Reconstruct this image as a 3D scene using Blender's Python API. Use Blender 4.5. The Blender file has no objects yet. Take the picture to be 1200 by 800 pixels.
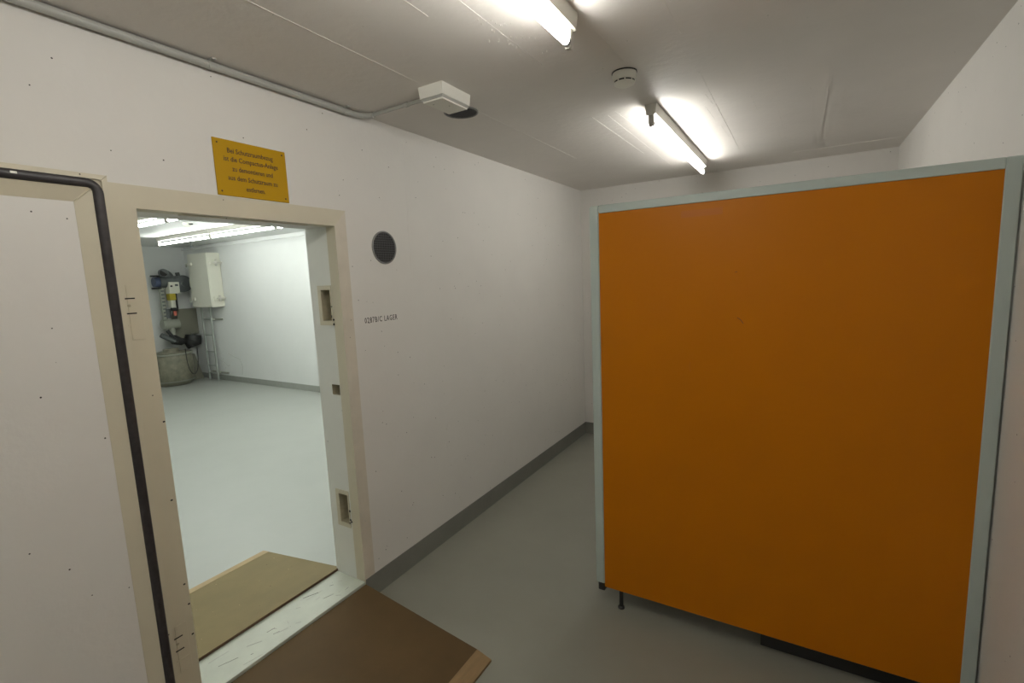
import bpy, bmesh, math, random
from mathutils import Matrix, Vector
random.seed(7)
S = bpy.context.scene
COL = S.collection

# ------------------------------------------------------------------ camera, world, exposure
F_PX, YAW, PITCH, ROLL = 564.2822, -0.5417, -0.1298, -0.0414
CAM = Vector((1.9345, 0.0, 1.6737))
fw = Vector((math.sin(YAW) * math.cos(PITCH), math.cos(YAW) * math.cos(PITCH), math.sin(PITCH)))
rt = Vector((math.cos(YAW), -math.sin(YAW), 0)); up = rt.cross(fw)
c_, s_ = math.cos(ROLL), math.sin(ROLL)
rt, up = c_ * rt + s_ * up, -s_ * rt + c_ * up
cd = bpy.data.cameras.new('camera'); cam = bpy.data.objects.new('camera', cd); COL.objects.link(cam)
cd.sensor_fit = 'HORIZONTAL'; cd.sensor_width = 36; cd.lens = F_PX / 1200 * 36; cd.clip_start = 0.02
M = Matrix((rt, up, -fw)).transposed().to_4x4(); M.translation = CAM
cam.matrix_world = M
S.camera = cam
w = bpy.data.worlds.new('world'); S.world = w; w.use_nodes = True
w.node_tree.nodes['Background'].inputs[0].default_value = (0.01, 0.01, 0.01, 1)
w.node_tree.nodes['Background'].inputs[1].default_value = 0.0
S.view_settings.view_transform = 'Standard'; S.view_settings.look = 'None'
S.view_settings.gamma = 1; S.view_settings.use_curve_mapping = False
S.view_settings.exposure = 0.0
TUBE_OUTER = 50.0      # radiance of the fluorescent tubes in the near room
TUBE_INNER = 52.0      # and in the storeroom
TUBE_COL = (1.0, 0.98, 0.92)
TUBE_COL_IN = (0.95, 1.0, 0.95)

# ------------------------------------------------------------------ measures
H, YB, W = 2.522, 4.673, 2.527
YL, YR, ZS, ZT = 0.788, 1.605, 0.1125, 1.9625
YP, XP0 = 2.1626, 1.079
TW = 0.223              # wall thickness
YF = -3.3               # wall behind the camera
XI, YI = -8.27, 4.86    # storeroom end wall, storeroom side wall
YJ = -0.9

# ------------------------------------------------------------------ helpers
class MB:
    def __init__(s): s.bm = bmesh.new()
    def box(s, a, b, bev=0.0, seg=1):
        a, b = Vector(a), Vector(b); c = (a + b) / 2; d = b - a
        r = bmesh.ops.create_cube(s.bm, size=1, matrix=Matrix.Translation(c) @ Matrix.Diagonal((*d, 1)))
        if bev:
            es = list({e for v in r['verts'] for e in v.link_edges})
            bmesh.ops.bevel(s.bm, geom=es, offset=bev, segments=seg, affect='EDGES', clamp_overlap=True)
        return s
    def cyl(s, p, q, r, r2=None, n=20):
        p, q = Vector(p), Vector(q); d = q - p
        m = Matrix.Translation((p + q) / 2) @ d.to_track_quat('Z', 'Y').to_matrix().to_4x4()
        bmesh.ops.create_cone(s.bm, cap_ends=True, segments=n, radius1=r, radius2=r if r2 is None else r2, depth=d.length, matrix=m)
        return s
    def lathe(s, origin, axis, prof, n=32):
        # prof: list of (distance along axis, radius)
        o = Vector(origin); q = Vector(axis).normalized().to_track_quat('Z', 'Y')
        rings = []
        for t, r in prof:
            if r < 1e-6: rings.append([s.bm.verts.new(o + q @ Vector((0, 0, t)))])
            else: rings.append([s.bm.verts.new(o + q @ Vector((r * math.cos(2 * math.pi * k / n), r * math.sin(2 * math.pi * k / n), t))) for k in range(n)])
        for A, B in zip(rings, rings[1:]):
            for k in range(n):
                a, b = A[k % len(A)], A[(k + 1) % len(A)]; c, d = B[(k + 1) % len(B)], B[k % len(B)]
                vs = []
                for v in (a, b, c, d):
                    if v not in vs: vs.append(v)
                if len(vs) > 2:
                    try: s.bm.faces.new(vs)
                    except ValueError: pass
        return s
    def prism(s, pts, ext):
        # pts: list of 3d points (planar polygon), ext: extrusion vector
        ext = Vector(ext)
        A = [s.bm.verts.new(Vector(p)) for p in pts]; B = [s.bm.verts.new(Vector(p) + ext) for p in pts]
        s.bm.faces.new(A); s.bm.faces.new(B[::-1])
        n = len(A)
        for k in range(n): s.bm.faces.new((A[k], B[k], B[(k + 1) % n], A[(k + 1) % n]))
        return s
    def tube(s, pts, r, n=10, closed=False):
        P = [Vector(p) for p in pts]; rings = []; m = len(P); ref = None
        for i in range(m):
            if closed: t = (P[(i + 1) % m] - P[i - 1]).normalized()
            else: t = (P[min(i + 1, m - 1)] - P[max(i - 1, 0)]).normalized()
            if ref is None: ref = t.orthogonal().normalized()
            ref = (ref - t * ref.dot(t)).normalized(); b = t.cross(ref)
            rr = r[i] if isinstance(r, (list, tuple)) else r
            rings.append([s.bm.verts.new(P[i] + rr * (math.cos(2 * math.pi * k / n) * ref + math.sin(2 * math.pi * k / n) * b)) for k in range(n)])
        R2 = rings + ([rings[0]] if closed else [])
        for A, B in zip(R2, R2[1:]):
            for k in range(n): s.bm.faces.new((A[k], A[(k + 1) % n], B[(k + 1) % n], B[k]))
        if not closed:
            s.bm.faces.new(rings[0][::-1]); s.bm.faces.new(rings[-1])
        return s
    def quad(s, *pts):
        s.bm.faces.new([s.bm.verts.new(Vector(p)) for p in pts]); return s
    def build(s, name, mat, parent=None, smooth=None):
        bmesh.ops.remove_doubles(s.bm, verts=s.bm.verts, dist=1e-5)
        bmesh.ops.recalc_face_normals(s.bm, faces=s.bm.faces)
        if parent is not None and parent.get('_loc'):
            bmesh.ops.translate(s.bm, verts=s.bm.verts, vec=-Vector(parent['_loc']))
        me = bpy.data.meshes.new(name); s.bm.to_mesh(me); s.bm.free()
        me.materials.append(mat)
        o = bpy.data.objects.new(name, me); COL.objects.link(o)
        if parent is not None: o.parent = parent
        if parent is not None and parent.get('_loc'): o['_loc'] = parent['_loc']
        if smooth:
            for p in me.polygons: p.use_smooth = True
            me.set_sharp_from_angle(angle=math.radians(smooth))
        return o

def thing(name, label, cat, loc, group=None):
    o = bpy.data.objects.new(name, None); COL.objects.link(o); o.location = loc
    o.empty_display_size = 0.05
    o['label'] = label; o['category'] = cat; o['_loc'] = tuple(loc)
    if group: o['group'] = group
    return o
def tag(o, label, cat, group=None):
    o['label'] = label; o['category'] = cat
    if group: o['group'] = group
    return o
def struct(o, label=None):
    o['kind'] = 'structure'
    if label: o['label'] = label
    return o
def copy_tree(o, parent=None):
    c = o.copy(); COL.objects.link(c)
    if parent: c.parent = parent
    for ch in o.children: copy_tree(ch, c)
    return c

# ------------------------------------------------------------------ materials
def srgb(r, g, b):
    f = lambda v: (v / 255 / 12.92) if v <= 10.31 else ((v / 255 + 0.055) / 1.055) ** 2.4
    return (f(r), f(g), f(b), 1)
MATS = {}
def mat(name, col, rough=0.6, metal=0.0, noise=0.0, nscale=8, bump=0.0, bscale=60, pin=0.0, pinscale=14, pincol=(0.03, 0.025, 0.02, 1), emit=None, stretch=(1, 1, 1), spec=0.5):
    m = bpy.data.materials.new(name); m.use_nodes = True; nt = m.node_tree; N = nt.nodes; L = nt.links
    b = N['Principled BSDF']; b.inputs['Base Color'].default_value = col; b.inputs['Roughness'].default_value = rough
    b.inputs['Metallic'].default_value = metal; b.inputs['Specular IOR Level'].default_value = spec
    tc = N.new('ShaderNodeTexCoord'); mp = N.new('ShaderNodeMapping'); mp.inputs['Scale'].default_value = stretch
    L.new(tc.outputs['Object'], mp.inputs['Vector'])
    out = None
    if noise:
        n = N.new('ShaderNodeTexNoise'); n.inputs['Scale'].default_value = nscale; n.inputs['Detail'].default_value = 6; n.inputs['Roughness'].default_value = 0.6
        L.new(mp.outputs[0], n.inputs['Vector'])
        r = N.new('ShaderNodeMapRange'); r.inputs[1].default_value = 0.3; r.inputs[2].default_value = 0.7
        r.inputs[3].default_value = 1 - noise; r.inputs[4].default_value = 1 + noise
        L.new(n.outputs[0], r.inputs[0])
        mx = N.new('ShaderNodeVectorMath'); mx.operation = 'SCALE'; mx.inputs[0].default_value = col[:3]
        L.new(r.outputs[0], mx.inputs['Scale']); out = mx.outputs[0]
    if pin:
        v = N.new('ShaderNodeTexVoronoi'); v.inputs['Scale'].default_value = pinscale
        L.new(mp.outputs[0], v.inputs['Vector'])
        lt = N.new('ShaderNodeMath'); lt.operation = 'LESS_THAN'; lt.inputs[1].default_value = pin
        L.new(v.outputs['Distance'], lt.inputs[0])
        mc = N.new('ShaderNodeMix'); mc.data_type = 'RGBA'; mc.inputs[6].default_value = col; mc.inputs[7].default_value = pincol
        if out: L.new(out, mc.inputs[6])
        L.new(lt.outputs[0], mc.inputs[0]); out = mc.outputs[2]
    if out: L.new(out, b.inputs['Base Color'])
    if bump:
        n2 = N.new('ShaderNodeTexNoise'); n2.inputs['Scale'].default_value = bscale; n2.inputs['Detail'].default_value = 4
        L.new(mp.outputs[0], n2.inputs['Vector'])
        bp = N.new('ShaderNodeBump'); bp.inputs['Strength'].default_value = bump; bp.inputs['Distance'].default_value = 0.004
        L.new(n2.outputs[0], bp.inputs['Height']); L.new(bp.outputs[0], b.inputs['Normal'])
    if emit:
        b.inputs['Emission Color'].default_value = (*emit[0], 1); b.inputs['Emission Strength'].default_value = emit[1]
    MATS[name] = m
    return m

M_wall = mat('wall_paint', (0.72, 0.70, 0.66, 1), 0.55, noise=0.02, nscale=3, bump=0.25, bscale=40, pin=0.045, pinscale=18)
M_wall_in = mat('storeroom_wall_paint', (0.78, 0.79, 0.77, 1), 0.55, noise=0.015, nscale=3, bump=0.2, bscale=40)
M_ceil = mat('ceiling_paint', (0.75, 0.715, 0.675, 1), 0.6, noise=0.03, nscale=2.5, bump=0.35, bscale=30, pin=0.022, pinscale=11, pincol=(.25, .23, .21, 1))
M_floor = mat('floor_paint', (0.25, 0.25, 0.21, 1), 0.42, noise=0.05, nscale=2.2, bump=0.1, bscale=25)
M_floor_in = mat('storeroom_floor_pale', (0.385, 0.40, 0.37, 1), 0.4, noise=0.03, nscale=2.2, bump=0.1, bscale=25)  # paler tone than the near floor
M_base = mat('baseboard_paint', (0.19, 0.19, 0.165, 1), 0.6, noise=0.06, nscale=8)
M_base_in = mat('storeroom_baseboard_paint', (0.30, 0.31, 0.28, 1), 0.6, noise=0.05, nscale=8)
M_cream = mat('cream_steel_paint', (0.61, 0.56, 0.43, 1), 0.45, noise=0.03, nscale=6, pin=0.035, pinscale=16, pincol=(0.05, 0.035, 0.02, 1))
M_reveal = mat('reveal_paint', (0.76, 0.76, 0.71, 1), 0.5, noise=0.03, nscale=5, pin=0.03, pinscale=12)
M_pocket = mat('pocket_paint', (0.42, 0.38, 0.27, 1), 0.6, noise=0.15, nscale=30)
M_black = mat('black_gap', (0.012, 0.011, 0.010, 1), 0.8)
M_rubber = mat('black_rubber', (0.03, 0.026, 0.027, 1), 0.4, noise=0.35, nscale=40)
M_thr = mat('threshold_paint', (0.50, 0.53, 0.45, 1), 0.45, noise=0.08, nscale=7, pin=0.03, pinscale=18)
M_mdf = mat('hardboard_shaded', (0.095, 0.058, 0.022, 1), 0.7, spec=0.25, noise=0.12, nscale=5, pin=0.035, pinscale=16, pincol=(0.08, 0.05, 0.025, 1))  # outer ramp: hardboard darkened, the dimmer light is put into its colour
M_mdf_in = mat('hardboard_lit', (0.215, 0.165, 0.075, 1), 0.65, spec=0.3, noise=0.08, nscale=5, pin=0.03, pinscale=16, pincol=(0.1, 0.07, 0.04, 1))  # inner ramp: same hardboard with the storeroom light put into its colour
M_mdf_edge = mat('bevelled_wood_strip', (0.23, 0.145, 0.06, 1), 0.6, noise=0.12, nscale=12, stretch=(6, 1, 1))
M_mdf_strip = mat('pale_wood_strip', (0.40, 0.29, 0.15, 1), 0.6, noise=0.1, nscale=12)
M_mdf_dark = mat('board_cut_edge', (0.10, 0.055, 0.03, 1), 0.7)
M_orange = mat('orange_laminate', (0.475, 0.152, 0.0, 1), 0.36, noise=0.02, nscale=1.5, spec=0.22)
M_tape = mat('ochre_tape', (0.45, 0.135, 0.002, 1), 0.6)
M_alu = mat('pale_grey_profile', (0.45, 0.52, 0.49, 1), 0.4, noise=0.02, nscale=4)
M_steelgrey = mat('grey_shelf_steel', (0.42, 0.43, 0.42, 1), 0.45)
M_dark = mat('dark_plastic', (0.02, 0.02, 0.02, 1), 0.5)
M_white = mat('white_plastic', (0.80, 0.79, 0.72, 1), 0.4)
M_pipe = mat('grey_conduit', (0.42, 0.42, 0.39, 1), 0.4)
M_lampbody = mat('lamp_body_enamel', (0.62, 0.60, 0.54, 1), 0.4)
M_socket = mat('lamp_socket', (0.5, 0.48, 0.44, 1), 0.5)
M_tube = mat('fluorescent_tube', (0.9, 0.9, 0.9, 1), 0.3, emit=(TUBE_COL, TUBE_OUTER))
M_tube_in = mat('storeroom_fluorescent_tube', (0.9, 0.9, 0.9, 1), 0.3, emit=(TUBE_COL_IN, TUBE_INNER))
M_sign = mat('yellow_plastic', (0.46, 0.26, 0.0, 1), 0.5, spec=0.2)
M_ink = mat('dark_engraving', (0.075, 0.035, 0.012, 1), 0.6)
M_stencil = mat('stencil_paint', (0.05, 0.045, 0.042, 1), 0.7)
M_cream_worn = mat('worn_cream_paint', (0.62, 0.565, 0.47, 1), 0.5, noise=0.06, nscale=9, pin=0.035, pinscale=16)
M_ring = mat('galvanised_ring', (0.25, 0.25, 0.24, 1), 0.4, metal=0.4)
M_mesh = mat('wire_mesh', (0.11, 0.11, 0.115, 1), 0.45, metal=0.3)
M_hatch = mat('hatch_cream_paint', (0.74, 0.73, 0.63, 1), 0.4)
M_ladder = mat('ladder_galvanised', (0.42, 0.45, 0.42, 1), 0.4, metal=0.3)
M_mgrey = mat('machine_dark_grey', (0.10, 0.11, 0.11, 1), 0.45)
M_mlight = mat('machine_grey_green', (0.30, 0.31, 0.26, 1), 0.45)
M_blue = mat('machine_blue', (0.06, 0.08, 0.15, 1), 0.45)
M_yellow = mat('yellow_label', (0.45, 0.36, 0.03, 1), 0.5)
M_red = mat('red_label', (0.5, 0.12, 0.08, 1), 0.5)
M_drum = mat('drum_wrap_grey', (0.22, 0.21, 0.155, 1), 0.45, noise=0.3, nscale=10, bump=0.8, bscale=14)
M_plate = mat('grey_plate', (0.18, 0.175, 0.135, 1), 0.5)
M_scuff = mat('wall_scuff', (0.55, 0.55, 0.52, 1), 0.7)
M_scratch = mat('scratch_grey', (0.42, 0.40, 0.38, 1), 0.8)  # mid grey of the threshold scratches

# ------------------------------------------------------------------ room shell
E = 0.15
struct(MB().box((-TW / 2, YF - E, -E), (W + E, YB + E, 0)).build('floor', M_floor), 'grey painted concrete floor of the near room')
struct(MB().box((XI - E, YJ - E, -E), (-TW / 2, YI + E, 0)).build('floor_storeroom', M_floor_in), 'pale grey-green floor of the storeroom behind the door')
ceil = struct(MB().box((-TW / 2, YF - E, H), (W + E, YB + E, H + E)).build('ceiling', M_ceil), 'board-marked concrete ceiling of the near room')
struct(MB().box((XI - E, YJ - E, H), (-TW / 2, YI + E, H + E)).build('ceiling_storeroom', M_wall_in), 'white ceiling of the storeroom')
wl = MB()
wl.box((-TW, YF - E, 0), (0, YL, H)).box((-TW, YR + 0.06, 0), (0, YI, H)).box((-TW, YL, ZT), (0, YR + 0.06, H))
wall_left = struct(wl.build('wall_left', M_wall), 'pitted white concrete wall with the doorway')
wall_back = struct(MB().box((0, YB, 0), (W + E, YB + E, H)).build('wall_back', M_wall), 'white concrete wall behind the orange panel')
wall_right = struct(MB().box((W, YF - E, 0), (W + E, YB, H)).build('wall_right', M_wall), 'white concrete wall on the right')
struct(MB().box((0, YF - E, 0), (W, YF, H)).build('wall_front', M_wall), 'white wall behind the camera')
struct(MB().box((XI - E, YJ, 0), (XI, YI + E, H)).build('wall_storeroom_end', M_wall_in), 'end wall of the storeroom behind the ventilation unit')
wall_in = struct(MB().box((XI, YI, 0), (-TW, YI + E, H)).build('wall_storeroom_side', M_wall_in), 'white side wall of the storeroom')
struct(MB().box((XI, YJ - E, 0), (-TW, YJ, H)).build('wall_storeroom_near', M_wall_in), 'near side wall of the storeroom')
struct(MB().box((0, YR + 0.004, 0), (0.005, YB, 0.122)).build('baseboard_left', M_base), 'dark grey painted skirting along the left wall')
struct(MB().box((0.005, YB - 0.005, 0), (W, YB, 0.122)).build('baseboard_back', M_base), 'dark grey painted skirting on the back wall')
struct(MB().box((XI, YI - 0.005, 0), (-TW, YI, 0.10)).build('baseboard_storeroom_side', M_base_in), 'grey skirting along the storeroom side wall')
struct(MB().box((XI, YJ, 0), (XI + 0.005, YI - 0.005, 0.10)).build('baseboard_storeroom_end', M_base_in), 'grey skirting on the storeroom end wall')
# formwork seams left in the concrete
def seam(parent, a, b, wd=0.004, nrm=(0, 0, -1), mt=None, name='formwork_seam', th=0.002):
    a, b, n = Vector(a), Vector(b), Vector(nrm); t = (b - a).normalized(); s = t.cross(n) * wd / 2
    return MB().prism([a - s, a + s, b + s, b - s], n * th).build(name, mt or M_ceil, parent)
for x, ys in ((0.5, [(0.2, 1.70), (2.1, 3.4)]), (1.015, [(0.4, 1.86), (2.62, 4.2)]), (1.53, [(0.3, 1.93), (2.33, 4.25)]), (2.02, [(1.2, 2.14), (2.9, 4.3)]), (0.88, [(1.0, 1.32)]), (0.935, [(2.6, 3.6)]), (1.29, [(1.75, 2.02)])):
    for a, b in ys: seam(ceil, (x, a, H), (x + random.uniform(-.006, .006), b, H), wd=random.choice((0.003, 0.004)), th=.0009)
for k in range(26):   # fine board marks over the middle of the ceiling
    x = random.uniform(1.0, 2.4); y = random.uniform(2.2, 3.9)
    seam(ceil, (x, y, H), (x + 0.01, y + random.uniform(0.12, 0.45), H), wd=0.003, name='board_mark', th=0.0006)
seam(ceil, (1.85, 4.32, H), (2.5, 4.32, H), wd=0.005)
for k in range(40):   # droplets of paint beside the near lamp
    x = random.gauss(1.03, 0.03); y = random.gauss(1.55, 0.08)
    MB().lathe((x, y, H), (0, 0, -1), [(0, random.uniform(.0015, .0035)), (0.002, 0.0013), (0.0028, 0)], 6).build('paint_drip', M_ceil, ceil)
seam(wall_left, (0, 2.13, 2.45), (0, 2.115, 1.75), 0.003, (1, 0, 0), M_wall, th=0.0012)
seam(wall_left, (0, 4.5, 2.48), (0, 4.5, 2.2), 0.003, (1, 0, 0), M_wall, th=0.0012)
for y, z, l, r in ((2.75, 1.0, .18, 8), (2.35, .88, .14, 14), (3.25, 1.06, .12, 6), (1.95, .35, .05, 20), (2.06, .37, .04, -20), (1.93, .33, .03, 0), (2.35, .72, .05, 70), (2.34, .60, .04, 80)):
    a = math.radians(r); seam(wall_left, (0, y, z), (0, y + l * math.cos(a), z + l * math.sin(a)), 0.003, (1, 0, 0), M_wall, 'paint_chip', 0.002)
# scuffs on the storeroom wall
for pts in (((-7.33, .45), (-7.30, .36), (-7.18, .28), (-7.10, .30)), ((-7.12, .52), (-6.92, .46), (-6.75, .43), (-6.70, .30), (-6.74, .14)), ((-7.45, .42), (-7.33, .33), (-7.25, .22))):
    MB().tube([(x, YI, z) for x, z in pts], 0.006, 5).build('scuff_line', M_scuff, wall_in)

# ------------------------------------------------------------------ door frame, reveal, threshold
door = bpy.data.objects.new('door_1', None); COL.objects.link(door); door['_loc'] = (0, YL, 0); door.location = (0, YL, 0)
struct(door, 'cream steel frame of the shelter doorway with deep white reveal')
ZF = 2.036
def flange(pts, th=.004): return MB().prism(pts, (th, 0, 0))
flange([(0, YL - .075, ZF), (0, YR + .07, ZF), (0, YR, ZT), (0, YL, ZT)]).box((-.063, YL, ZT - .003), (0.004, YR, ZT)).build('frame_header', M_cream, door)
MB().box((-.060, YL + .16, ZT - .006), (-.035, YR - .12, ZT - .003)).build('header_lip', M_cream, door)
flange([(0, YL - .075, 0.02), (0, YL - .075, ZF), (0, YL, ZT), (0, YL, 0.02)]).box((-.063, YL, ZS), (0.004, YL + .003, ZT - .003)).build('frame_jamb', M_cream, door)
flange([(0, YR + .068, 0.122), (0, YR + .068, ZF), (0, YR, ZT), (0, YR, 0.122)], .001).build('frame_jamb', M_cream_worn, door)
# right reveal with three bolt pockets: a face with real recesses
holes = [(-.143, -.073, 1.50, 1.655), (-.123, -.066, 1.12, 1.173), (-.147, -.079, 0.42, 0.58)]
def reveal(x0, x1):
    mb = MB(); y = YR
    xs = sorted({x0, x1, *[v for h in holes for v in h[:2] if x0 <= v <= x1]}); zs = sorted({ZS, ZT, *[v for h in holes for v in h[2:]]})
    for a, b in zip(xs, xs[1:]):
        for c, d in zip(zs, zs[1:]):
            if any(h[0] - 1e-6 <= a and b <= h[1] + 1e-6 and h[2] - 1e-6 <= c and d <= h[3] + 1e-6 for h in holes): continue
            mb.quad((a, y, c), (b, y, c), (b, y, d), (a, y, d))
    return mb
rv = reveal(-TW, -.063)
rv.quad((-TW, YR, ZS), (-TW, YR, ZT), (-TW, YR + .06, ZT), (-TW, YR + .06, ZS))
rv.build('reveal_face', M_reveal, door)
MB().box((-.063, YR, ZS), (0.0, YR + .012, ZT - .003)).build('reveal_edge_angle', M_cream, door)
for i, (a, b, c, d) in enumerate(holes):
    y0, y1 = YR - .0005, YR + .055
    pk = MB().quad((a, y1, c), (b, y1, c), (b, y1, d), (a, y1, d)).quad((a, y0, c), (a, y1, c), (a, y1, d), (a, y0, d)).quad((b, y0, c), (b, y1, c), (b, y1, d), (b, y0, d)).quad((a, y0, c), (b, y0, c), (b, y1, c), (a, y1, c)).quad((a, y0, d), (b, y0, d), (b, y1, d), (a, y1, d))
    pk = pk.build('bolt_pocket', M_pocket, door)
    if i != 1:
        m = .022
        fr = MB().box((a - m, YR - .004, c - m), (a, YR, d + m)).box((b, YR - .004, c - m), (b + .008, YR, d + m)).box((a, YR - .004, d), (b, YR, d + m)).box((a, YR - .004, c - m), (b, YR, c))
        fr.build('pocket_surround', M_cream, door)
        MB().cyl(((a + b) / 2, y1 - .012, c), ((a + b) / 2, y1 - .012, d), .006, n=10).build('pocket_pin', M_cream, door)
        for k in range(5):
            x = b + random.uniform(-.004, .016); z = c + random.uniform(-.022, .03) if k < 4 else c + .07
            MB().box((x, YR - .0055, z), (x + random.uniform(.004, .01), YR - .003, z + random.uniform(.004, .012))).build('paint_chip', M_black, door)
thr = MB().box((-TW, YL, 0), (0, YR, ZS), .002).build('threshold', M_thr, door)
for k in range(22):
    x = random.uniform(-.19, -.02); y = random.uniform(YL + .1, YR - .05); a = random.gauss(0.9, .5); l = random.uniform(.01, .09)
    seam(thr, (x, y, ZS), (x + l * math.cos(a) * .6, y + l * math.sin(a), ZS), random.uniform(.0008, .0025), (0, 0, 1), M_scratch if k % 3 else M_stencil, 'scratch', .0006)
# hinge blocks welded on the left jamb
for z, s in ((1.62, 1), (0.375, 1)):
    hg = MB().box((0.004, .728, z - .10), (0.0058, .768, z + .085), .0006).build('hinge_plate', M_cream, door)
    for dz in (.040, -.010): MB().box((0.0052, .722, z + dz - .0022), (0.0064, .750, z + dz + .0022)).build('hinge_slot', M_black, hg)
    MB().cyl((0.0052, .731, z + .016), (0.0064, .731, z + .016), .005, n=12).build('hinge_pin_hole', M_pocket, hg)
    MB().box((0.004, .722, z - .05), (0.0075, .766, z - .047)).build('hinge_rib', M_cream, hg)
for z, y in ((.517, .784), (.395, .783), (.60, .778), (1.22, .785), (.93, .775)):
    MB().box((.004, y - .003, z - .002), (.0055, y + .004, z + .003)).build('paint_chip', M_black, door)

# ------------------------------------------------------------------ open armoured door leaf against the wall
LF = .100
leaf = thing('armoured_door', 'open armoured door leaf with black rubber gasket, folded back flat against left wall', 'door', (LF / 2, .2, .03))
y0, y1, z0, z1 = -.284, .685, .03, 2.036
def ring(o, x): return [(x, y0 + o, z0 + o), (x, y1 - o, z0 + o), (x, y1 - o, z1 - o), (x, y0 + o, z1 - o)]
def rings(lst):
    mb = MB()
    R = [[mb.bm.verts.new(p) for p in r] for r in lst]
    for A, B in zip(R, R[1:]):
        for k in range(4): mb.bm.faces.new((A[k], A[(k + 1) % 4], B[(k + 1) % 4], B[k]))
    return mb
rings([ring(.03, .012), ring(0, .012), ring(0, LF), ring(.014, LF), ring(.014, LF - .006), ring(.041, LF - .006), ring(.041, LF), ring(.084, LF - .014), ring(.084, LF - .02)]).build('steel_rim', M_cream, leaf)
inf = MB().box((.014, y0 + .03, z0 + .03), (.03, y1 - .03, z1 - .03)).box((.03, y0 + .0842, z0 + .0842), (LF - .0145, y1 - .0842, z1 - .0842)).build('concrete_infill', M_wall, leaf)
for ay, az in ((y1, z1),):
    MB().tube([(LF + .0005, ay - .044, az - .044), (LF - .0135, ay - .083, az - .083)], .0025, 6).build('mitre_weld', M_cream, leaf)
    MB().tube([(LF + .0005, ay - .001, az - .001), (LF + .0005, ay - .018, az - .018)], .002, 6).build('mitre_weld', M_cream, leaf)
def rrect(o, r, n=8):
    P = []
    for cy, cz, a0 in ((y1 - o - r, z1 - o - r, 0), (y0 + o + r, z1 - o - r, 90), (y0 + o + r, z0 + o + r, 180), (y1 - o - r, z0 + o + r, 270)):
        for k in range(n + 1):
            a = math.radians(a0 + 90 * k / n); P.append((cy + r * math.cos(a), cz + r * math.sin(a)))
    return P
gb = MB(); prof = [(.0145, LF - .006, .042), (.0150, LF + .006, .0415), (.020, LF + .010, .0365), (.035, LF + .010, .0215), (.0395, LF + .006, .017), (.0405, LF - .006, .016)]
GR = [[gb.bm.verts.new((x, py, pz)) for py, pz in rrect(o, r)] for o, x, r in prof]
for A, B in zip(GR, GR[1:]):
    n = len(A)
    for k in range(n): gb.bm.faces.new((A[k], A[(k + 1) % n], B[(k + 1) % n], B[k]))
gb.build('rubber_gasket', M_rubber, leaf, 50)
MB().box((LF + .006, .468, 2.008), (LF + .0115, .482, 2.015), .001).build('paint_blob', M_white, leaf)

# ------------------------------------------------------------------ ramps over the threshold
def ramp_mesh(prof, ya, yb):
    mb = MB(); A = [mb.bm.verts.new((x, ya(x), z)) for x, z in prof]; B = [mb.bm.verts.new((x, yb(x), z)) for x, z in prof]; n = len(A)
    mb.bm.faces.new(A); mb.bm.faces.new(B[::-1])
    for k in range(n): mb.bm.faces.new((A[k], B[k], B[(k + 1) % n], A[(k + 1) % n]))
    return mb
rampo = thing('ramp_board', 'brown hardboard ramp, shade in its dark tone, lying on the grey floor in front of the threshold', 'ramp', (.4, 1.19, 0))
yr = lambda x: 1.604 - .035 * x; yl = lambda x: .80 - .035 * x
ramp_mesh([(.004, .100), (.735, .028), (.735, .010), (.62, 0.0), (.60, 0.0), (.004, .082)], yl, yr).build('board', M_mdf, rampo)
ramp_mesh([(.735, .0285), (.812, .010), (.812, 0), (.735, 0)], yl, yr).build('bevelled_edge_strip', M_mdf_edge, rampo)
MB().box((.03, .85, 0), (.09, 1.55, .070)).build('support_batten', M_mdf_edge, rampo)
rampi = thing('ramp_board', 'brown hardboard ramp, light in its tan tone, inside the storeroom behind the threshold', 'ramp', (-.55, 1.2, 0))
yr2 = lambda x: 1.618 - .005 * x; yl2 = lambda x: .80
ramp_mesh([(-.216, .127), (-.90, .030), (-.90, .012), (-.24, .112), (-.216, .1135)], yl2, yr2).build('board', M_mdf_in, rampi)
ramp_mesh([(-.895, .032), (-.955, .022), (-.955, 0), (-.88, 0), (-.88, .013), (-.90, .012)], yl2, yr2).build('bevelled_edge_strip', M_mdf_strip, rampi)
MB().prism([(-.2155, .802, .1137), (-.2155, 1.617, .1137), (-.2155, 1.617, .1262), (-.2155, .802, .1262)], (.0006, 0, 0)).build('cut_edge', M_mdf_dark, rampi)
for k in range(14):
    x = random.uniform(-.85, -.26); y = random.uniform(.95, 1.58); z = .127 + (x + .216) * (.097 / .684); q = random.uniform(.002, .005)
    MB().box((x, y, z - .001), (x + q, y + q * .7, z + .0015)).build('paint_fleck', M_mdf_strip if k % 3 else M_mdf_dark, rampi)
MB().box((-.30, .85, 0), (-.25, 1.55, .102)).build('support_batten', M_mdf_edge, rampi)

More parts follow.
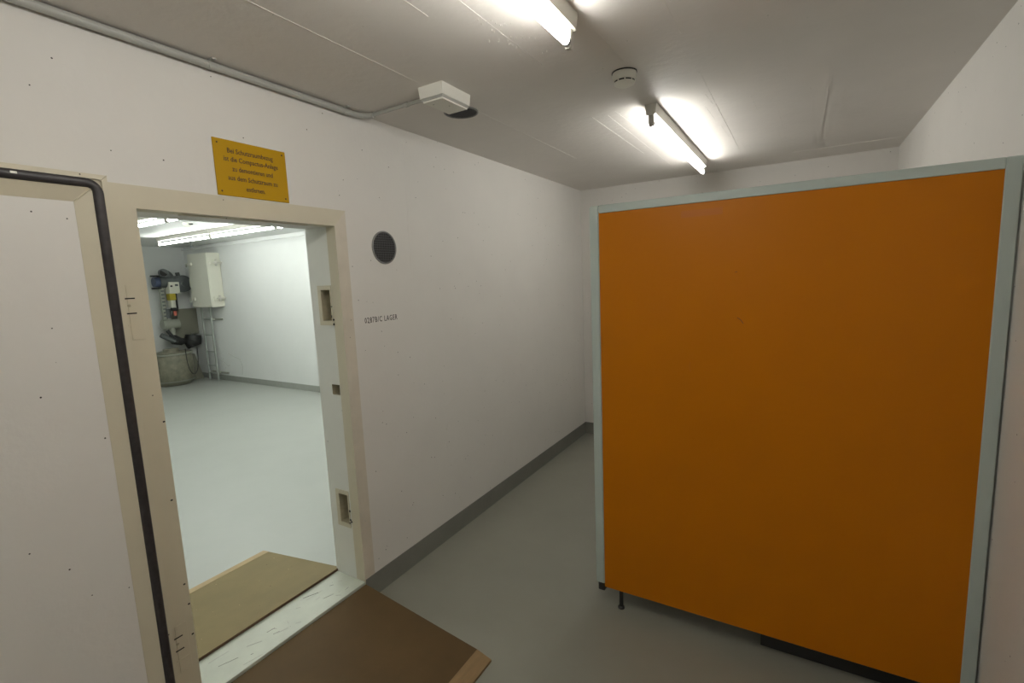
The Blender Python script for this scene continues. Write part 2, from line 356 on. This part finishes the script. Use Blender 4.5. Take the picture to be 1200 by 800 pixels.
# ------------------------------------------------------------------ yellow sign, stencil, vent
def text(name, body, size, loc, rot, m, parent, ax=1.0, align='CENTER', thick=.0004, off=0.0, sp=1.0):
    cu = bpy.data.curves.new(name, 'FONT'); cu.body = body; cu.size = size; cu.align_x = align; cu.align_y = 'CENTER'; cu.extrude = thick; cu.offset = off; cu.space_character = sp; cu.resolution_u = 2
    t = bpy.data.objects.new(name, cu); COL.objects.link(t)
    dg = bpy.context.evaluated_depsgraph_get(); me = bpy.data.meshes.new_from_object(t.evaluated_get(dg))
    bpy.data.objects.remove(t); bpy.data.curves.remove(cu)
    me.name = name; me.materials.clear(); me.materials.append(m)
    xs = [v.co.x for v in me.vertices]; wd = max(xs) - min(xs)
    s = ax if ax < 0 else ax
    o = bpy.data.objects.new(name, me); COL.objects.link(o)
    if s > 0: o.scale = (s / wd, 1, 1)
    o.rotation_euler = rot
    if parent is not None:
        o.parent = parent; loc = Vector(loc) - Vector(parent['_loc'])
    o.location = loc
    return o
RW = (math.pi / 2, 0, math.pi / 2)
sign = thing('wall_sign', 'yellow plastic sign with dark German text above the doorway', 'sign', (0.0, 1.22, 2.145))
MB().box((0.0, 1.069, 2.040), (.004, 1.372, 2.253), .0008).build('plate', M_sign, sign)
for t, wd, z, dy in (('Bei Schutzraumbezug', .190, 2.213, -.004), ('ist die Compactus-Anlage', .227, 2.181, -.002), ('zu demontieren und', .170, 2.145, .0), ('aus dem Schutzraum zu', .208, 2.110, -.001), ('entfernen.', .080, 2.073, .003)):
    text('lettering', t, .0265, (.0042, 1.2205 + dy, z), RW, M_ink, sign, wd, off=.0003)
for y, z in ((1.086, 2.237), (1.086, 2.056), (1.356, 2.237), (1.356, 2.056)):
    MB().lathe((.004, y, z), (1, 0, 0), [(0, .0035), (.001, .0035), (.0018, .002), (.0018, 0)], 10).build('screw', M_ink, sign)
st = text('stencilled_lettering', '0287B/C LAGER', .041, (.0005, 1.862, 1.487), RW, M_stencil, None, .236, thick=.0003, off=.0004, sp=1.25)
tag(st, 'small black stencilled room number 0287B/C LAGER on the left wall', 'lettering')
vent = thing('wall_vent', 'round grey wall vent with dark wire mesh beside the doorway', 'vent', (0, 1.92, 1.867))
c = (0, 1.92, 1.867); R0 = .088
MB().lathe(c, (1, 0, 0), [(0, R0), (.004, R0), (.006, R0 - .002), (.006, R0 - .006), (.003, R0 - .008), (0, R0 - .008)], 40).build('rim_ring', M_ring, vent, 40)
MB().lathe(c, (1, 0, 0), [(0, R0 - .007), (.0012, R0 - .007), (.0012, 0)], 40).build('duct_dark_disc', M_black, vent)  # flat black disc paints the darkness inside the duct, no hole behind
wm = MB(); r = R0 - .008
for k in range(-6, 7):
    t = k * .0125; h = math.sqrt(max(r * r - t * t, 0))
    if h > .008:
        wm.box((.0030, c[1] + t - .0010, c[2] - h), (.0040, c[1] + t + .0010, c[2] + h)); wm.box((.0036, c[1] - h, c[2] + t - .0010), (.0046, c[1] + h, c[2] + t + .0010))
mesh_o = wm.build('wire_mesh', M_mesh, vent); mesh_o['kind'] = 'stuff'
vent2 = copy_tree(vent); vent2.name = 'ceiling_vent'; vent2.location = (.425, 2.10, H); vent2.rotation_euler = (math.radians(25), math.pi / 2, 0)
vent2['label'] = 'round dark mesh vent on the ceiling behind the white box'

# ------------------------------------------------------------------ orange end panel of the mobile shelving
sh = thing('shelving_unit', 'tall orange laminate panel in a pale grey frame, end of a mobile shelving unit', 'shelving', (1.8, YP + .2, 0))
XR = 2.520; ZB, ZTop = .096, 1.990
MB().box((XP0 + .045, YP + .004, ZB), (XR - .035, YP + .022, ZTop - .028), .001).build('orange_panel', M_orange, sh)
MB().box((XP0, YP, .112), (XP0 + .048, YP + .035, ZTop), .006, 2).build('frame_stile', M_alu, sh)
MB().box((XR - .040, YP, ZB), (XR, YP + .035, ZTop), .003).build('frame_stile', M_alu, sh)
MB().box((XP0 + .048, YP, ZTop - .036), (XR - .040, YP + .035, ZTop), .002).build('frame_top_rail', M_alu, sh)
MB().box((XP0 + .010, YP + .002, .072), (XP0 + .044, YP + .034, .112), .004).build('stile_end_cap', M_dark, sh)
ft = MB().cyl((1.205, YP + .016, .010), (1.205, YP + .016, ZB + .02), .010, n=12).lathe((1.205, YP + .016, 0), (0, 0, 1), [(0, 0), (0, .017), (.006, .017), (.014, .008), (.014, 0)], 16)
ft.build('levelling_foot', M_dark, sh)
MB().box((1.49, YP + .0034, 1.898), (1.653, YP + .0042, 1.926)).build('tape_strip', M_tape, sh)
MB().tube([(1.715, YP + .004, 1.477), (1.728, YP + .004, 1.468), (1.738, YP + .004, 1.452)], .0013, 5).build('scratch', M_mdf_dark, sh)
MB().tube([(1.531, YP + .0042, 1.282), (1.528, YP + .0042, 1.262), (1.533, YP + .0042, 1.240)], .0012, 5).build('scratch', M_tape, sh)
MB().tube([(1.703, YP + .0042, 1.662), (1.712, YP + .0042, 1.664)], .0010, 5).build('scratch', M_mdf_dark, sh)
DB = .42
for x in (XP0 + .06, (XP0 + XR) / 2, XR - .09):
    for y in (YP + .024, YP + DB - .03): MB().box((x, y, .105), (x + .03, y + .03, 1.95), .002).build('upright', M_steelgrey, sh)
for k in range(6):
    z = .14 + k * .345; MB().box((XP0 + .058, YP + .056, z), (XR - .055, YP + DB - .032, z + .025), .002).build('shelf', M_steelgrey, sh)
MB().box((1.83, YP + .06, .0), (XR - .05, YP + DB - .03, .138), .003).build('carriage', M_dark, sh)
for x in (XP0 + .075, (XP0 + XR) / 2 + .015): MB().cyl((x, YP + DB - .015, 0), (x, YP + DB - .015, .11), .012, n=12).build('levelling_foot', M_dark, sh)

# ------------------------------------------------------------------ fluorescent lamps
def make_lamp(label, tube_mat, group):
    # along local +y, centred, hanging from z=0 downwards
    t = thing('tube_lamp', label, 'lamp', (0, 0, 0), group); L = 1.54
    MB().prism([(-.029, -L / 2, 0), (.029, -L / 2, 0), (.024, -L / 2, -.050), (-.024, -L / 2, -.050)], (0, L, 0)).build('batten', M_lampbody, t)
    for s in (-1, 1):
        ye = s * L / 2
        hb = MB().prism([(-.030, ye, 0), (.030, ye, 0), (.021, ye, -.054), (-.021, ye, -.054)], (0, s * .004, 0))
        hb.build('end_plate', M_lampbody, t)
        yc = s * (L / 2 - .018)
        MB().prism([(-.012, yc, -.050), (.012, yc, -.050), (.012, yc, -.090), (.008, yc, -.108), (-.008, yc, -.108), (-.012, yc, -.090)], (0, s * .018, 0)).build('socket', M_socket, t)
        MB().cyl((0, s * (L / 2 - .020), -.090), (0, s * (L / 2 - .034), -.090), .0134, n=16).build('tube_cap', M_ring, t, 40)
    MB().cyl((0, -L / 2 + .034, -.090), (0, L / 2 - .034, -.090), .013, n=16).build('tube', tube_mat, t, 40)
    return t
lampA = make_lamp('lit fluorescent tube lamp at the top edge, nearer than the smoke detector', M_tube, 'tube lamps of the near room')
lampB = copy_tree(lampA); lampB['label'] = 'lit fluorescent tube lamp on the ceiling between smoke detector and back wall'
lampC = copy_tree(lampA); lampC['label'] = 'fluorescent tube lamp on the ceiling behind the viewpoint'; lampC.location = (1.254, -1.74, H)
lampA.location = (1.254, .81, H); lampB.location = (1.254, 3.36, H)
gi = 'tube lamps of the storeroom'
first = make_lamp('storeroom tube lamp in the row along the white wall, farthest back above the hatch', M_tube_in, gi)
first.rotation_euler = (0, 0, math.pi / 2); first.scale = (1, .96, 1.2); first.location = (-5.836, 3.72, H)
spots = [(-4.345, 3.72, 'storeroom tube lamp in the row along the white wall, next to the farthest lamp'),
         (-2.854, 3.72, 'storeroom tube lamp in the row along the white wall, its end just under the lintel'),
         (-1.478, 2.57, 'storeroom tube lamp of the second row, out of sight above the lintel'),
         (-1.478, 1.42, 'storeroom tube lamp of the third row, out of sight above the doorway'),
         (-4.46, 2.57, 'storeroom tube lamp at the upper left corner of the doorway'),
         (-2.965, 2.57, 'storeroom tube lamp at the upper left, its end touching the lintel')]
for x, y, lb in spots:
    o = copy_tree(first); o.location = (x, y, H); o['label'] = lb

# ------------------------------------------------------------------ ceiling fittings of the near room
det = thing('smoke_detector', 'round white smoke detector on the ceiling between the two tube lamps', 'smoke detector', (1.262, 2.135, H))
cc = (1.262, 2.135, H)
MB().lathe(cc, (0, 0, -1), [(0, .053), (.004, .053), (.004, 0)], 36).build('base_gap', M_dark, det)
MB().lathe(cc, (0, 0, -1), [(.004, .050), (.012, .052), (.034, .047), (.036, .044)], 36).build('housing', M_white, det, 35)
MB().lathe(cc, (0, 0, -1), [(.036, .0435), (.042, .0435), (.042, 0)], 36).build('sensing_slot', M_dark, det)
MB().lathe(cc, (0, 0, -1), [(.041, .042), (.042, .0445), (.047, .043), (.054, .030), (.055, 0)], 36).build('cap', M_white, det, 35)
for k in range(9):
    a = 2 * math.pi * k / 9 + .2; x, y = cc[0] + .0415 * math.cos(a), cc[1] + .0415 * math.sin(a)
    MB().box((x - .003, y - .003, H - .043), (x + .003, y + .003, H - .035)).build('slot_rib', M_white, det)

cond = thing('cable_conduit', 'grey cable conduit clipped along the top of the left wall, bending to ceiling box', 'conduit', (.024, 1.0, H - .023))
pts = [(.024, YF + .01, H - .017)] + [(.024, y, H - .017) for y in (0, .6, 1.2, 1.72)] + [(.024 + .06 * (1 - math.cos(math.radians(a))), 1.77 + .06 * math.sin(math.radians(a)), H - .016) for a in (0, 22, 45, 67, 90)]
MB().tube(pts, .0145, 12).build('pipe', M_pipe, cond, 50)
MB().tube([(.08, 1.83, H - .014), (.46, 1.83, H - .012)], .009, 12).build('pipe', M_pipe, cond, 50)
for y in (-1.2, -.4, .35, 1.08, 1.70):
    MB().lathe((.024, y - .007, H - .017), (0, 1, 0), [(0, .0145), (0, .017), (.014, .017), (.014, .0145)], 14).box((.040, y - .007, H - .006), (.060, y + .007, H)).build('clip', M_pipe, cond)
MB().lathe((.30, 1.83, H - .013), (1, 0, 0), [(0, .009), (0, .012), (.014, .012), (.014, .009)], 14).build('clip', M_pipe, cond)

cb = thing('junction_box', 'white rectangular box on the ceiling at the end of the grey conduit', 'junction box', (.527, 1.84, H))
bx0, bx1, by0, by1 = .460, .594, 1.737, 1.945
def frus(a0, a1, b0, b1, za, zb, ins):
    mb = MB(); A = [mb.bm.verts.new(p) for p in ((a0, b0, za), (a1, b0, za), (a1, b1, za), (a0, b1, za))]; B = [mb.bm.verts.new(p) for p in ((a0 + ins, b0 + ins, zb), (a1 - ins, b0 + ins, zb), (a1 - ins, b1 - ins, zb), (a0 + ins, b1 - ins, zb))]
    mb.bm.faces.new(A); mb.bm.faces.new(B[::-1])
    for k in range(4): mb.bm.faces.new((A[k], B[k], B[(k + 1) % 4], A[(k + 1) % 4]))
    return mb
frus(bx0, bx1, by0, by1, H, H - .048, .004).build('housing', M_white, cb)
frus(bx0 + .008, bx1 - .008, by0 + .008, by1 - .008, H - .048, H - .058, .0).build('grey_rim', M_pipe, cb)  # recessed grey rim between housing and cover
frus(bx0 + .012, bx1 - .012, by0 + .014, by1 - .010, H - .058, H - .064, .002).build('cover_plate', M_white, cb)
for x, y in ((.50, 1.79), (.545, 1.845)):
    MB().lathe((x, y, H - .064), (0, 0, -1), [(0, .004), (.0012, .003), (.0012, 0)], 10).build('screw', M_pipe, cb)

# ------------------------------------------------------------------ storeroom: hatch, ladder, duct, ventilation unit, filter drum
ha = thing('escape_hatch', 'cream steel escape hatch box high on the storeroom wall above the ladder', 'hatch', (-7.36, YI, 1.87))
hx0, hx1, hy, hz0, hz1 = -7.69, -7.03, 4.63, 1.385, 2.35
MB().box((hx0, hy, hz0), (hx1, YI, hz1), .012, 2).build('lid_body', M_hatch, ha)
for z in (1.54, 2.17):
    hb = MB().box((hx1 - .002, hy + .04, z - .035), (hx1 + .035, YI - .002, z + .035), .008, 2).build('hinge_bracket', M_hatch, ha)
    MB().cyl((hx1 + .045, YI - .10, z - .055), (hx1 + .045, YI - .10, z + .055), .018, n=12).box((hx1 + .03, hy + .08, z - .012), (hx1 + .06, YI - .002, z + .012)).build('hinge_pin', M_lampbody, hb)
    lb = MB().box((hx0 + .03, hy - .03, z - .03), (hx0 + .16, hy + .002, z + .03), .008, 2).build('latch_block', M_hatch, ha)
    MB().cyl((hx0 + .02, hy - .035, z + .02), (hx0 + .02, hy - .035, z - .05), .012, n=10).build('latch_bolt', M_mlight, lb)
MB().tube([(hx0 + .002, hy + .05, 1.93), (hx0 - .07, hy + .05, 1.93), (hx0 - .09, hy + .05, 1.90), (hx0 - .09, hy + .05, 1.78), (hx0 - .07, hy + .05, 1.75), (hx0 + .002, hy + .05, 1.75)], .011, 8).build('handle', M_hatch, ha, 50)

ld = thing('wall_ladder', 'narrow galvanised ladder standing against the storeroom wall below the hatch', 'ladder', (-7.57, 4.78, 0))
for x in (-7.70, -7.405): MB().box((x - .014, 4.765, 0), (x + .014, 4.795, 1.384), .003).build('rail', M_ladder, ld)
for z in (.14, .29, .55, .86, 1.16): MB().cyl((-7.69, 4.78, z), (-7.415, 4.78, z), .013, n=10).build('rung', M_ladder, ld)
for z in (.15, 1.155):
    for x in (-7.70, -7.405): MB().box((x - .012, 4.79, z - .014), (x + .012, YI, z + .014), .002).build('wall_bracket', M_mlight, ld)
    MB().box((-7.70, 4.835, z - .016), (-7.16, YI, z + .016), .002).build('bracket_bar', M_mlight, ld)

tag(MB().box((XI + .002, YI - .035, 2.455), (-TW - .002, YI, 2.492), .003).build('cable_duct', M_wall_in), 'slim white cable duct running under the storeroom ceiling', 'cable duct')
d2 = thing('smoke_detector', 'tiny white smoke detector on the storeroom ceiling between the lamp rows', 'smoke detector', (-4.6, 3.2, H))
MB().lathe((-4.6, 3.2, H), (0, 0, -1), [(0, .055), (.02, .055), (.035, .045), (.05, .03), (.05, 0)], 24).build('housing', M_white, d2, 40)
MB().box((-4.55, 3.19, H - .03), (-4.53, 3.23, H - .012)).build('indicator', M_dark, d2)
hk = thing('ceiling_hook', 'small dark hook on the storeroom ceiling above the hatch', 'hook', (-6.75, 4.27, H))
MB().cyl((-6.75, 4.27, H), (-6.75, 4.27, H - .09), .007, n=8).lathe((-6.75, 4.27, H - .09), (0, 0, -1), [(0, .007), (.005, .022), (.03, .022), (.035, 0)], 12).build('rod', M_mgrey, hk)

vu = thing('ventilation_unit', 'shelter ventilation machine with dark fan housing, white control box and blue flange', 'ventilation unit', (-8.0, 4.4, 1.0))
X = -8.0
# fan housing, pipes
MB().cyl((XI, 4.62, 1.83), (X + .10, 4.62, 1.83), .155, n=28).build('fan_housing', M_mgrey, vu, 40)
MB().lathe((X + .10, 4.62, 1.83), (1, 0, 0), [(0, .155), (.02, .12), (.03, .05), (.05, .05), (.05, 0)], 28).build('fan_cover', M_mgrey, vu, 40)
MB().cyl((X, 4.60, 1.93), (X, 4.58, 2.04), .035, n=12).build('air_valve', M_mgrey, vu, 40)
MB().cyl((X, 4.26, 1.87), (X, 4.55, 1.87), .105, n=24).build('intake_duct', M_mgrey, vu, 40)
el = MB(); P = [(X + .16, 4.29, 2.03), (X + .08, 4.31, 2.035), (X + .02, 4.36, 2.03), (X, 4.42, 1.99), (X, 4.46, 1.92)]
el.tube(P, [.072, .072, .075, .075, .075], 18).build('elbow_pipe', M_mgrey, vu, 60)
MB().lathe((X + .157, 4.2906, 2.03), (1, -.2, 0), [(0, .06), (.004, .06), (.004, 0)], 18).build('pipe_dark_disc', M_black, vu)  # black disc on the pipe end stands for the dark interior
fl = MB().cyl((X, 4.18, 1.87), (X, 4.27, 1.87), .09, n=20).build('flange', M_blue, vu, 40)
for z in (1.76, 1.98):
    MB().cyl((X, 4.14, z), (X, 4.29, z), .014, n=8).build('flange_bolt', M_dark, fl)
bxp = X + .14
MB().box((X - .05, 4.36, 1.655), (bxp, 4.53, 1.865), .008).build('control_box', M_hatch, vu)
MB().box((bxp - .002, 4.455, 1.79), (bxp + .004, 4.505, 1.825)).build('display', M_mgrey, vu)
MB().cyl((bxp - .002, 4.39, 1.79), (bxp + .02, 4.39, 1.79), .016, n=12).build('switch_knob', M_dark, vu)
MB().box((X - .02, 4.36, 1.535), (bxp - .03, 4.46, 1.655), .004).build('yellow_tag', M_yellow, vu)
MB().box((X - .02, 4.375, 1.40), (bxp - .04, 4.445, 1.535), .004).build('terminal_box', M_hatch, vu)
for y in (4.40, 4.485): MB().cyl((X + .06, y, 1.36), (X + .06, y, 1.655 if y > 4.45 else 1.40), .016, n=10).build('rubber_cable', M_dark, vu)
MB().cyl((X + .08, 4.37, 1.375), (X + .08, 4.47, 1.365), .03, n=12).build('cable_gland', M_dark, vu, 40)
st_ = MB().box((X - .06, 4.265, 1.19), (X + .0, 4.335, 1.78), .004).build('support_column', M_mlight, vu)
for k in range(8): MB().box((X - .001, 4.275, 1.24 + k * .065), (X + .003, 4.325, 1.265 + k * .065)).build('column_slot', M_mgrey, st_)
MB().cyl((X - .01, 4.35, 1.21), (X - .01, 4.35, 1.38), .042, n=16).build('flow_valve', M_mgrey, vu, 40)
MB().box((X + .02, 4.42, 1.25), (X + .05, 4.47, 1.34), .006).build('red_tag', M_red, vu)
MB().cyl((X + .02, 4.215, 1.10), (X + .02, 4.485, 1.10), .09, n=24).build('gear_housing', M_mlight, vu, 40)
MB().cyl((X + .02, 4.36, .90), (X + .02, 4.36, 1.03), .055, n=16).build('lower_neck', M_mlight, vu, 40)
MB().tube([(X + .16, 4.12, .93), (X + .16, 4.32, .79)], .045, 12).build('crank_grip', M_mgrey, vu, 50)
MB().tube([(X + .10, 4.25, 1.0), (X + .14, 4.33, .83), (X + .14, 4.37, .76)], .03, 10).build('crank_arm', M_dark, vu, 50)
MB().tube([(X, 4.33, .88), (X, 4.40, .80), (X, 4.50, .76), (X, 4.60, .77)], [.07, .09, .07, .04], 14).build('flexible_hose', M_dark, vu, 60)
MB().tube([(X, 4.58, .77), (X, 4.64, .72), (X, 4.70, .74), (X, 4.72, .86)], [.05, .12, .15, .13], 14).build('air_bag', M_dark, vu, 60)
# mounting plate behind, resting on the end wall
pl = [(4.56, 1.36), (4.855, 1.36), (4.855, .88), (4.72, .88), (4.62, .76), (4.50, .78), (4.42, .90), (4.44, 1.05), (4.50, 1.12), (4.52, 1.25)]
MB().prism([(XI + .003, y, z) for y, z in pl], (.22, 0, 0)).build('mounting_plate', M_plate, vu)
cu_ = []
for k in range(21):
    a = math.pi * k / 20; cu_.append((X + .42, 4.36 + .10 - .10 * math.cos(a), .66 - (.48 * math.sin(a) ** .7 if 0 < k < 20 else 0)))
MB().tube(cu_, .007, 6).build('hanging_cable', M_dark, vu, 60)

dr = thing('filter_drum', 'large grey wrapped filter drum on the floor under the ventilation unit', 'drum', (-7.93, 4.28, 0))
mb = MB(); prof = [(0, 0), (0, .25), (.03, .27), (.06, .29), (.10, .315), (.30, .325), (.52, .318), (.585, .30), (.605, .26), (.60, .13), (.66, .12), (.665, 0)]
mb.lathe((-7.93, 4.28, 0), (0, 0, 1), prof, 36)
for v in mb.bm.verts:
    a = math.atan2(v.co.y - 4.28, v.co.x + 7.93); k = 1 + .018 * math.sin(5 * a + v.co.z * 9) + .012 * math.sin(11 * a - v.co.z * 17)
    v.co.x = -7.93 + (v.co.x + 7.93) * k; v.co.y = 4.28 + (v.co.y - 4.28) * k
mb.build('drum_body', M_drum, dr, 60)
MB().lathe((-7.93, 4.28, .56), (0, 0, 1), [(0, .318), (0, .332), (.025, .332), (.025, .31)], 32).build('clamp_band', M_mlight, dr, 40)
MB().lathe((-7.93, 4.28, .07), (0, 0, 1), [(0, .30), (0, .318), (.02, .325), (.02, .30)], 32).build('clamp_band', M_mlight, dr, 40)
MB().prism([(XI + .006, 4.56, 0), (XI + .006, 4.82, 0), (XI + .006, 4.70, .50), (XI + .006, 4.60, .52)], (.28, 0, 0)).build('wrap_flap', M_plate, dr)

for o in list(bpy.data.objects):
    if '_loc' in o: del o['_loc']
